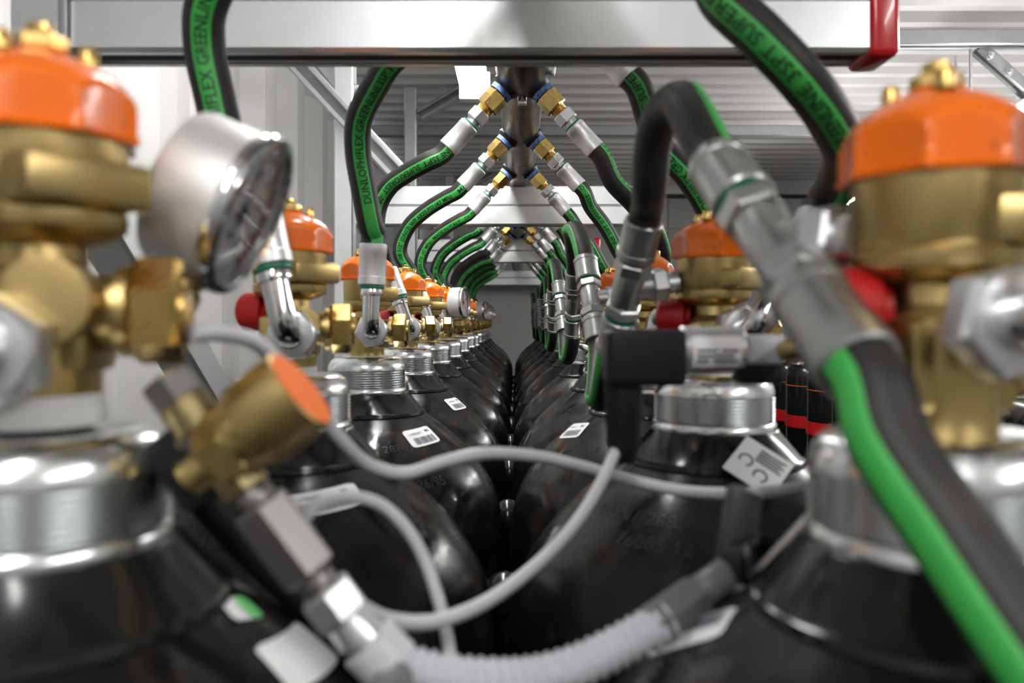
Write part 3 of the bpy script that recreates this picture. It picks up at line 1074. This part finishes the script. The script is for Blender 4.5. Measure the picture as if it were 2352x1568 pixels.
discharge_hose('L', 2, [W(866, 190, .715), W(826, 270, .73), W(822, 345, .745), W(836, 435, .757), W(852, 520, .767)],
               (0.28, -1, -0.1), (0.03, 0.0, 1), 0.05, False, 'green-striped hose dropping straight down to a chrome elbow, third in the left row', twist=0.2, half=0.52)
lefts = {3: (0.10, True), 4: (0.16, False), 5: (0.245, False), 6: (0.30, False), 7: (0.06, False)}
for i in range(3, NB):
    ts, fl = lefts.get(i, (random.uniform(0, 0.3), bool(i % 2)))
    m = left_mids(i)
    if i == 3:
        m = [W(985, 379, 1.02), W(940, 404, 1.025), W(900, 433, 1.03), W(874, 478, 1.035), W(868, 545, 1.04)]
    j = Vector((random.uniform(-.003, .003), random.uniform(-.006, .006), random.uniform(-.003, .003)))
    m = [p + j for p in m]
    rf = (0.15, -1, -0.25) if i != 8 else (-0.6, 0.8, 0.5)
    discharge_hose('L', i, m, rf, (-0.36, 0.10, 0.93), -ts, fl,
                   'green-striped hose from the manifold to the %s valve of the left row' % ORD[i], twist=random.uniform(-0.25, .25))
# right row
discharge_hose('R', 1, [W(1655, -8, .415), W(1748, 82, .407), W(1838, 178, .41), W(1908, 275, .43), W(1942, 365, .46)],
               (-0.55, -1, -0.35), (0.5, 0.12, 0.85), 0.02, False, 'thick green-striped hose crossing in front of the beam and red end cap', twist=0.2)
discharge_hose('R', 2, [W(1510, 325, .735), W(1580, 405, .75), W(1628, 485, .76)],
               (-0.3, -1, -0.25), (0.5, 0.12, 0.85), 0.04, False, 'green-striped hose running behind the looped pilot hose, third in the right row')
rights = {3: (0.0, False), 4: (0.02, False), 5: (0.03, True), 6: (0.08, True), 7: (0.1, True)}
for i in range(3, NB):
    ts, fl = rights.get(i, (random.uniform(0, 0.3), bool(i % 2)))
    j = Vector((random.uniform(-.003, .003), random.uniform(-.006, .006), random.uniform(-.003, .003)))
    m = [p + j for p in right_mids(i)]
    rf = (0.55, -0.55, 0.62) if i == 3 else (-0.15, -1, 0.05)
    discharge_hose('R', i, m, rf, (0.5, 0.12, 0.85), -ts, fl,
                   'green-striped hose from the manifold to the %s valve of the right row' % ORD[i], twist=random.uniform(-0.2, .2))

# ------------------------------------------------------------------ pilot line: tees on the right row joined by hose loops
PR = 0.0103
def pilot_tee(i, C, up, branch_to, label, k=1.0):
    """C centre, up axis of the run, branch to the valve head, k length factor of the run"""
    t = thing('pilot_tee', label, 'pipe fitting', C, 'steel tees of the pilot line')
    up = Vector(up).normalized()
    br = (Vector(branch_to) - C)
    L = br.length
    br.normalize()
    bm = new_bm()
    M = place(C, up, Vector((1, 0, 0)))
    add_lathe(bm, [(0.0, -0.017 * k), (0.0095, -0.017 * k), (0.0105, -0.012 * k), (0.0105, 0.012 * k), (0.0095, 0.017 * k), (0.0, 0.017 * k)], 24, M)
    Mb = place(C, br)
    add_lathe(bm, [(0.0, 0.0), (0.0088, 0.0), (0.0088, 0.018), (0.0, 0.018)], 24, Mb)
    part('tee_body', finish(bm, 35), 'tee_steel', t)
    bm = new_bm()
    add_hex(bm, 0.0118, 0.016, 0.0265, Mb)
    add_lathe(bm, [(0.0075, 0.026), (0.0075, max(L - .001, 0.028)), (0.0, max(L - .001, .028))], 18, Mb)
    part('branch_nut', finish(bm, 30), 'zinc', t)
    for s in (1, -1):
        Ms = place(C, up * s, Vector((1, 0, 0)))
        bm = new_bm()
        add_hex(bm, 0.0128, 0.0155 * k, 0.0265 * k, Ms)
        add_lathe(bm, [(0.0095, 0.0265 * k), (0.0095, 0.030 * k), (0.0, 0.030 * k)], 20, Ms)
        part('swivel_nut', finish(bm, 30), 'tee_steel', t)
        part('seal_ring', lathe([(0.0085, 0.0275 * k), (0.0112, 0.0277 * k), (0.0114, 0.0288 * k), (0.0112, 0.030 * k), (0.0085, 0.0302 * k)], 22, Ms), 'seal_green', t)
    return t, up

def pilot_loop(name_label, A, ua, B, ub, bulge, ref, ka=1.0, kb=1.0):
    """hose from tee end A leaving along ua to tee end B leaving along ub"""
    t = thing('pilot_hose', name_label, 'hose', A, 'looped pilot hoses')
    ends = []
    for P, u, k in ((A, ua, ka), (B, ub, kb)):
        fl = 0.034 * k
        M = place(P, u, Vector((1, 0, 0)))
        part('ferrule', lathe([(0.006, 0.0), (0.0122, 0.0), (0.0130, 0.001), (0.0130, 0.2 * fl), (0.0124, 0.22 * fl), (0.0124, 0.8 * fl), (0.0130, 0.82 * fl), (0.0130, fl - .001),
                               (0.0122, fl), (0.0095, fl)], 24, M), 'tee_steel', t)
        ends.append(P + u * fl)
    a, b = ends
    pts = [a - ua * .006, a + ua * 0.008] + [Vector(m) for m in bulge] + [b + ub * 0.008, b - ub * .006]
    pa = Path(pts, Vector(ref), per=9)
    tb = part('tube', tube(pa, PR, 16), 'rubber', t)
    part('stripe', stripe_mesh(pa, PR, 0.55), 'green_stripe', tb, 'green printed stripe')
    return t

TEES = {}
for i in range(NB):
    _, cx, cd = CYL['R', i]
    if i == 0:
        C = W(1775, 560, 0.292)
        up = W(1615, 345, 0.352) - W(1930, 800, 0.245)
        to = R(cx - 0.0245, cd + .002, 0.0285)
    else:
        k = 1 if i == 1 else 0
        C = R(0.0795 - (0.004 if k else 0.001 * (i % 3)), cd - 0.004, 0.0245 + random.uniform(-.002, .002))
        up = Vector((0.16 if i == 1 else random.uniform(-0.10, 0.0), -0.62 if i % 2 else 0.62, 1))
        to = R(cx - 0.0240, cd, 0.0275)
    lab = 'grey steel pilot tee ' + nth(i, 'right')
    if i == 0:
        lab = 'large blurred grey steel tee in front of the nearest right valve'
    t, u = pilot_tee(i, C, up, to, lab, 1.0 if i == 0 else 0.80)
    TEES[i] = (C, u)
for i in range(NB - 1):
    (A, ua), (B, ub) = TEES[i], TEES[i + 1]
    sgn = 1 if i % 2 == 0 else -1
    kA, kB = (1.0 if i == 0 else 0.8), 0.8
    pa_, pb_ = A + ua * sgn * 0.029 * kA, B + ub * sgn * 0.029 * kB
    if i == 0:
        bulge = [W(1585, 262, .372), W(1560, 232, .398), W(1522, 262, .42), W(1500, 330, .44), W(1492, 420, .462)]
        lab = 'black pilot hose arching between the large grey tee and the next tee'
        pilot_loop(lab, pa_, ua, pb_, ub, bulge, (0.7, -0.2, .75), kA, kB)
    else:
        ea, eb = pa_ + ua * sgn * 0.036, pb_ + ub * sgn * 0.036
        mid = (ea + eb) / 2 + Vector((random.uniform(-.010, .004), 0, sgn * random.uniform(.030, .040)))
        bulge = [ea.lerp(mid, 0.5) + Vector((0, 0, sgn * .011)), mid, eb.lerp(mid, 0.5) + Vector((0, 0, sgn * .011))]
        lab = 'small %s hose loop joining the %s and %s pilot tees of the right row' % ('arched' if sgn > 0 else 'hanging', ORD[i], ORD[i + 1])
        pilot_loop(lab, pa_, ua * sgn, pb_, ub * sgn, bulge, (-0.9, -0.6, -.2) if sgn < 0 else (-.8, -.6, .1), kA, kB)
# the pilot line leaves the nearest tee towards the lens, lower right
C, u = TEES[0]
t = thing('pilot_hose', 'thick blurred black and green hose crossing the lower right corner', 'hose', C - u * 0.029, 'looped pilot hoses')
P = C - u * 0.029
M = place(P, -u, Vector((0, 1, 0)))
part('ferrule', lathe([(0.006, 0.0), (0.0122, 0.0), (0.0132, 0.001), (0.0132, 0.007), (0.0126, 0.0075), (0.0126, 0.028), (0.0132, 0.0285), (0.0132, 0.039), (0.0122, 0.040), (0.0095, 0.040)], 28, M), 'tee_steel', t)
pa = Path([P - u * 0.034, P - u * 0.048, W(2040, 1010, 0.222), W(2180, 1220, 0.205), W(2330, 1440, 0.19), W(2520, 1700, 0.175), R(0.139, 0.155, -0.118), R(0.147, 0.125, -0.160), R(0.152, 0.104, -0.22), R(0.155, 0.098, -0.34), R(0.155, 0.098, -0.60)], Vector((-0.9, -0.75, -0.3)), per=12)
tb = part('tube', tube(pa, 0.0112, 20), 'rubber', t)
part('stripe', stripe_mesh(pa, 0.0112, 0.50), 'green_stripe', tb, 'green printed stripe')

# ------------------------------------------------------------------ pressure gauges
def make_gauge(label, M, stem=0.040):
    """local z = face normal, local -y = stem"""
    t = thing('pressure_gauge', label, 'gauge', M.translation)
    r = 0.0315
    part('case', lathe([(0, -0.030), (r - .004, -0.030), (r - .001, -0.0285), (r - .0002, -0.026), (r - .0002, -0.002), (r - .002, -0.001)], 56, M), 'silver_case', t)
    part('bezel', lathe([(r - .0012, -0.005), (r + .0012, -0.0045), (r + .0016, -0.001), (r + .0006, 0.0012), (r - .0022, 0.0016), (r - .0030, 0.0006), (r - .0032, -0.004)], 56, M), 'chrome', t)
    di = part('dial', lathe([(0, -0.0045), (r - .0032, -0.0045)], 48, M), 'dial', t)
    bm = new_bm()
    for k in range(28):
        a = math.radians(-225 + 270 * k / 27)
        ln = 0.005 if k % 3 == 0 else 0.003
        w = 0.0005 if k % 3 == 0 else 0.0003
        Mk = M @ Matrix.Rotation(a, 4, 'Z')
        add_box(bm, (r - .0055 - ln, -w, -0.0043), (r - .0055, w, -0.0041), Mk)
    part('scale', finish(bm, None), 'dial_mark', di)
    vs, fs = [], []
    for k, s in enumerate(('0', '100', '200', '300', '400')):
        a = math.radians(225 - 270 * k / 4)
        tv, tf = text_polys(s)
        w = max(v[0] for v in tv) * 0.006
        o = len(vs)
        vs += [M @ Vector((math.cos(a) * (r - .0145) + v[0] * 0.006 - w / 2, math.sin(a) * (r - .0145) + (v[1] - .35) * 0.006, -0.0041)) for v in tv]
        fs += [tuple(i + o for i in f) for f in tf]
    tv, tf = text_polys('bar')
    o = len(vs)
    vs += [M @ Vector((v[0] * 0.006 - .004, -0.011 + v[1] * 0.006, -0.0041)) for v in tv]
    fs += [tuple(i + o for i in f) for f in tf]
    part('numerals', mesh_from(vs, fs), 'dial_mark', di)
    bm = new_bm()
    for k in range(14):
        Mk = M @ Matrix.Rotation(math.radians(-40 + 5 * k), 4, 'Z')
        add_box(bm, (r - .0055, -.0013, -0.0043), (r - .0040, .0013, -0.0040), Mk)
    part('red_arc', finish(bm, None), 'dial_red', di)
    bm = new_bm()
    Mn = M @ Matrix.Rotation(math.radians(100), 4, 'Z')
    add_box(bm, (-0.006, -0.0006, -0.0035), (r - .009, 0.0006, -0.0029), Mn)
    add_lathe(bm, [(0.003, -0.0043), (0.003, -0.0025), (0, -0.0025)], 16, M)
    part('needle', finish(bm, 30), 'dial_mark', t)
    part('glass', lathe([(0, -0.0008), (r - .0032, -0.0008), (r - .0032, 0.0002), (0, 0.0004)], 40, M), 'glass', t)
    Ms = M @ Matrix.Translation((0, 0, -0.016)) @ Matrix.Rotation(math.radians(90), 4, 'X')
    bm = new_bm()
    add_lathe(bm, [(0.0, 0.026), (0.0125, 0.026), (0.0125, r + .001), (0.0095, r + .003), (0.0085, r + .008)], 24, Ms)
    add_hex(bm, 0.0112, r + .004, r + .016, Ms)
    add_lathe(bm, [(0.0070, r + .016), (0.0070, r + stem), (0.0, r + stem)], 20, Ms)
    part('stem', finish(bm, 30), 'brass', t)
    return t

def gauge_matrix(c, n, v):
    """n face normal, v stem direction"""
    n = Vector(n).normalized()
    v = Vector(v)
    y = -(v - n * v.dot(n)).normalized()
    x = y.cross(n)
    M = Matrix((x, y, n)).transposed().to_4x4()
    return Matrix.Translation(c) @ M

make_gauge('large silver pressure gauge on the nearest left valve, tilted towards the aisle',
           gauge_matrix(W(578, 498, 0.312), (0.915, 0.02, -0.40), (-0.42, -0.06, -0.9)), 0.034)
for i, w in ((5, 'sixth'), (9, 'tenth'), (10, 'eleventh'), (11, 'twelfth'), (12, 'thirteenth')):
    _, cx, cd = CYL['L', i]
    c = R(cx + 0.050, cd - 0.050, 0.040)
    make_gauge('small silver pressure gauge facing the aisle on the %s valve of the left row' % w,
               gauge_matrix(c, (0.95, -0.26, 0.02), (-0.02, 0.10, -1)), 0.012)

# ------------------------------------------------------------------ pressure switch assembly by the nearest left valve
def axis_stack(t, A, B, items):
    """items: (name, material, shape, r, f0, f1) along the line A-B by fraction"""
    L = (B - A).length
    M = place(A, B - A, Vector((0, 1, 0)))
    for it in items:
        nm, mm, shp, r, f0, f1 = it
        bm = new_bm()
        if shp == 'hex':
            add_hex(bm, r, f0 * L, f1 * L, M)
        else:
            add_lathe(bm, [(0, f0 * L), (r * .93, f0 * L), (r, f0 * L + .0008), (r, f1 * L - .0008), (r * .93, f1 * L), (0, f1 * L)], 28, M)
        part(nm, finish(bm, 30), mm, t)

A = W(378, 868, 0.262)
B = W(812, 1445, 0.262)
sw = thing('pressure_switch', 'blurred steel and brass pressure switch hanging diagonally at lower left', 'pressure switch', A)
axis_stack(sw, A, B, [
    ('hex_nut', 'dark_steel', 'hex', 0.0088, 0.00, 0.10),
    ('adapter', 'brass_dark', 'round', 0.0082, 0.09, 0.20),
    ('union', 'dark_steel', 'round', 0.0090, 0.20, 0.31),
    ('adapter', 'brass_dark', 'hex', 0.0085, 0.31, 0.45),
    ('neck', 'dark_steel', 'round', 0.0066, 0.44, 0.52),
    ('switch_body', 'dark_steel', 'hex', 0.0100, 0.50, 0.78),
    ('neck', 'dark_steel', 'round', 0.0062, 0.77, 0.85),
    ('cable_gland', 'zinc', 'hex', 0.0095, 0.84, 0.955),
    ('collar', 'zinc', 'round', 0.0072, 0.95, 1.04),
])
Mx = place(W(462, 1052, 0.268), B - A, Vector((0, 1, 0)))
bk = part('junction_block', box((-0.011, -0.011, -0.013), (0.011, 0.011, 0.013), Mx, bevel=0.002), 'black_matte', sw)
for (px, py) in ((424, 1012), (478, 1090)):
    part('screw', lathe([(0.0, 0.003), (0.0028, 0.0022), (0.003, 0.0), (0.003, -.004)], 14, place(W(px, py, 0.2595), (0.0, -1, 0.1))), 'brass_dark', bk)

# brass pilot valve with the orange face
C = W(600, 955, 0.268)
ax = Vector((0.78, -0.02, 0.625))
pv = thing('pilot_valve', 'brass pilot valve with a round orange face beside the pressure switch', 'valve', C)
M = place(W(690, 893, 0.258), ax, Vector((0, 1, 0)))
part('valve_body', lathe([(0, -0.026), (0.0118, -0.026), (0.0125, -0.022), (0.0145, -0.020), (0.0150, -0.019), (0.0150, -0.003), (0.0146, 0.0), (0.0139, 0.0004)], 40, M), 'brass', pv)
part('orange_face', lathe([(0.0139, -0.001), (0.0137, 0.0006), (0.0, 0.0009)], 40, M), 'orange_face', pv, 'flat orange disc')
bm = new_bm()
add_hex(bm, 0.0128, -0.036, -0.025, M)
add_lathe(bm, [(0.0065, -0.046), (0.0065, -0.035)], 20, M)
part('hex_nut', finish(bm, 30), 'brass', pv)

# black tube filling the dark diagonal band below the pressure switch
bh = thing('black_tube', 'matte black tube running diagonally under the pressure switch', 'hose', W(430, 1080, 0.285))
part('tube', tube(Path([W(400, 1040, .31), W(470, 1140, .31), W(590, 1270, .31), W(720, 1390, .31), W(850, 1500, .30), W(960, 1640, .30)], Vector((0, -1, 0))), 0.0075, 16), 'black_matte', bh)

# ------------------------------------------------------------------ pressure transmitter with plug in front of the right row
D = 0.40
tr = thing('pressure_transmitter', 'pressure transmitter with black square plug before the second right cylinder', 'pressure sensor', W(1560, 830, D))
def slab(px0, py0, px1, py1, d0, d1):
    a, b = W(px0, py1, (d0 + d1) / 2), W(px1, py0, (d0 + d1) / 2)
    return (a.x, d0, a.z), (b.x, d1, b.z)
lo, hi = slab(1388, 757, 1566, 882, D - .014, D + .014)
pg = part('plug_housing', box(lo, hi, bevel=0.003, seg=3), 'black_matte', tr)
zt, zb = W(0, 875, D).z, W(0, 1015, D).z
xc = W(1432, 0, D).x
part('cable_gland', lathe([(0.0, zt), (0.0095, zt), (0.0095, zb + .012), (0.0088, zb + .010), (0.0088, zb), (0.0070, zb - .006), (0.006, zb - .010), (0, zb - .010)], 28,
                          Matrix.Translation((xc, D, 0))), 'black_matte', pg)
x0, x1, x2 = W(1566, 0, D).x, W(1700, 0, D).x, W(1788, 0, D).x
zc = W(0, 803, D).z
Mx = Matrix.Translation((0, D, zc)) @ Matrix.Rotation(math.radians(90), 4, 'Y')
part('sensor_body', lathe([(0, x0 - .001), (0.0110, x0 - .001), (0.0118, x0), (0.0118, x1), (0.0105, x1 + .001), (0, x1 + .001)], 36, Mx), 'zinc', tr)
# printed type plate on the sensor
vs, fs = [], []
for j in range(7):
    for i in range(2):
        a = math.radians(-178 + 80 * j / 6 + 8)
        vs.append(Vector((x0 + .005 + i * 0.0225, D + math.cos(a) * 0 + 0.01205 * math.sin(a - 0.4), zc + 0.01205 * math.cos(a - 0.4) * 1)))
for j in range(6):
    k = j * 2
    fs.append((k, k + 1, k + 3, k + 2))
vs, fs = [], []
nj, ni = 8, 2
for j in range(nj + 1):
    a = math.radians(-35 + 75 * j / nj)       # around the front, 0 = facing the lens
    for i in range(ni + 1):
        vs.append(Vector((x0 + .003 + i / ni * 0.0235, D - 0.0121 * math.cos(a), zc - 0.0121 * math.sin(a))))
for j in range(nj):
    for i in range(ni):
        k = j * (ni + 1) + i
        fs.append((k, k + 1, k + ni + 2, k + ni + 1))
tp = part('type_plate', mesh_from(vs, fs), 'white_paper', tr)
bm = new_bm()
for (a, l0, l1) in ((0, 0, .010), (0, .012, .020), (12, 0, .018), (24, 0.0, .006), (24, 0.008, 0.02)):
    a = math.radians(a)
    p = Vector((0, D - 0.0123 * math.cos(a), zc - 0.0123 * math.sin(a)))
    add_box(bm, (x0 + .005 + l0, p.y - .0001, p.z - .0006), (x0 + .005 + l1, p.y + .0001, p.z + .0006))
part('print', finish(bm, None), 'ink', tp)
lo, hi = slab(1698, 768, 1790, 836, D - .011, D + .011)
part('end_block', box(lo, hi, bevel=0.003, seg=3), 'conduit_grey', tr)
lo, hi = slab(1690, 834, 1790, 880, D - .009, D + .009)
part('bracket', box(lo, hi, bevel=0.002), 'black_matte', tr)
pn = Path([W(1785, 805, D), R(0.1345, 0.36, -0.012), R(0.1378, 0.284, -0.010)], Vector((0, 0, 1)))
part('nipple', tube(pn, 0.0055, 14), 'brass', tr)

# ------------------------------------------------------------------ thin grey cables and the ribbed conduit
def cable(label, pts, r, m='cable_grey'):
    P = [W(*p) for p in pts]
    t = thing('cable', label, 'cable', P[0], 'thin grey cables')
    part('sheath', tube(Path(P, Vector((0, -1, 0.1)), per=12), r, 14), m, t)
    return t
cable('grey cable sweeping from the left valve across the gap to the right neck ring',
      [(436, 768, .272), (500, 765, .285), (585, 785, .30), (655, 850, .315), (715, 920, .33), (780, 1005, .345), (850, 1068, .36), (930, 1086, .37), (1010, 1062, .375),
       (1100, 1042, .38), (1220, 1046, .395), (1340, 1072, .415), (1440, 1100, .42), (1560, 1126, .41), (1680, 1133, .39), (1800, 1126, .37), (1890, 1112, .352)], 0.0030)
cable('grey cable hanging in a deep curve from the black plug to the pressure switch',
      [(1425, 1010, .40), (1412, 1040, .395), (1385, 1100, .385), (1330, 1190, .37), (1255, 1275, .355), (1165, 1350, .335), (1080, 1400, .315), (990, 1428, .30), (900, 1425, .285),
       (840, 1402, .272), (795, 1372, .265)], 0.0029)
cable('grey cable arching over the label of the second left cylinder and dropping out of view',
      [(690, 1210, .30), (712, 1172, .305), (760, 1146, .312), (820, 1142, .32), (880, 1162, .327), (935, 1215, .33), (975, 1285, .33), (1005, 1370, .325), (1025, 1450, .32), (1034, 1530, .31), (1036, 1640, .30)], 0.0026)

cp = [W(*p) for p in ((850, 1478, .262), (905, 1520, .262), (990, 1548, .263), (1100, 1562, .265), (1210, 1560, .27), (1320, 1532, .275), (1420, 1485, .28), (1500, 1440, .285), (1530, 1420, .287))]
cd_t = thing('ribbed_conduit', 'ribbed grey flexible conduit curving along the bottom edge', 'conduit', cp[0])
pa = Path(cp, Vector((0, -1, 0)), per=40)
part('ribbed_sleeve', tube(pa, 0.0072, 20, rfun=lambda s: 0.0068 + 0.0007 * math.sin(s * 2 * math.pi / 0.0042), angle=80), 'conduit_grey', cd_t)
A, B = W(1500, 1438, .285), W(1668, 1318, .30)
axis_stack(cd_t, A, B, [('end_sleeve', 'gland_grey', 'hex', 0.0080, 0.0, 0.62), ('end_collar', 'gland_grey', 'round', 0.0062, 0.6, 1.05)])
A, B = W(800, 1425, .262), W(905, 1535, .262)
axis_stack(cd_t, A, B, [('entry_sleeve', 'zinc', 'round', 0.0068, 0.0, 0.5), ('entry_elbow', 'conduit_grey', 'round', 0.0098, 0.42, 1.0)])
part('entry_plug', lathe([(0, 0.012), (0.0062, 0.011), (0.0066, 0.008), (0.0066, -0.004)], 24, place(W(905, 1560, .262), (0.1, -0.9, 0.35))), 'gland_grey', cd_t)
# dark clamp and bracket at the nearest right neck ring that holds the conduit end
cl = thing('conduit_clamp', 'dark grey clamp holding the conduit beside the nearest right cylinder', 'clamp', W(1700, 1270, .305))
part('clamp_arm', box((-0.006, -0.006, -0.020), (0.006, 0.006, 0.020), place(W(1690, 1240, .305), (0.18, 0, 1)), bevel=0.002), 'clamp_dark', cl)
part('clamp_ring', lathe([(0.0075, -0.005), (0.0105, -0.005), (0.0105, 0.005), (0.0075, 0.005), (0.0075, -0.005)], 24, place(W(1725, 1290, .30), (0.5, -0.85, 0.1))), 'black_plastic', cl)
part('clamp_screw', lathe([(0, 0.012), (0.003, 0.012), (0.003, -0.03), (0, -0.03)], 12, place(W(1820, 1240, .29), (0.6, -0.2, 0.75))), 'zinc', cl)

# ------------------------------------------------------------------ black tanks with red straps on the far side of the aisle
TX, TR = 0.775, 0.073
tank_me = lathe([(0, 0), (TR, 0), (TR, 1.58), (TR - .004, 1.60), (TR - .012, 1.612), (0.030, 1.618), (0.028, 1.63), (0, 1.63)], 48)
strap_me = lathe([(TR + .0002, 1.452), (TR + .0022, 1.4525), (TR + .0022, 1.4825), (TR + .0002, 1.483)], 48)
line_me = lathe([(TR + .0004, 1.5575), (TR + .0006, 1.5577), (TR + .0006, 1.5592), (TR + .0004, 1.5594)], 48)
knob_me = lathe([(0, 1.63), (0.022, 1.63), (0.022, 1.648), (0.016, 1.655), (0.016, 1.685), (0, 1.686)], 24)
latch_me = box((-0.012, -0.004, 1.462), (0.012, 0.002, 1.474), Matrix.Translation((0, -TR, 0)), bevel=0.001)
tv, tf = text_polys('Victaulic')
def on_tank(v, size=0.030, z0=1.525):
    a = -math.pi / 2 - 0.62 + (v[0] * size) / TR
    return Vector(((TR + .0006) * math.cos(a), (TR + .0006) * math.sin(a), z0 + v[1] * size))
logo_me = mesh_from([on_tank(v) for v in tv], tf)
tvx, tfx = text_polys('VORTEX')
logo2_me = mesh_from([on_tank(v, 0.016, 1.568) for v in tvx], tfx)
tank0 = None
for k in range(12):
    d = 1.02 + 0.152 * k
    base = R(TX, d, -1.72)
    if tank0 is None:
        t = thing('black_tank', 'x', 'tank', base, 'black tanks with red straps')
        part('body', tank_me, 'tank_black', t, world_space=False)
        part('strap', strap_me, 'red_plastic', t, 'red strap', world_space=False)
        part('latch', latch_me, 'red_plastic', t, world_space=False)
        part('orange_line', line_me, 'print_orange', t, world_space=False)
        part('lettering', logo_me, 'print_white', t, world_space=False)
        part('small_lettering', logo2_me, 'print_orange', t, world_space=False)
        part('neck', knob_me, 'chrome', t, world_space=False)
        tank0 = t
    else:
        t = copy_tree(tank0)
        t.location = base
    t['label'] = 'black tank with red strap across the aisle, %s' % ('nearest the lens' if k == 0 else ORD[k] + ' from the lens')
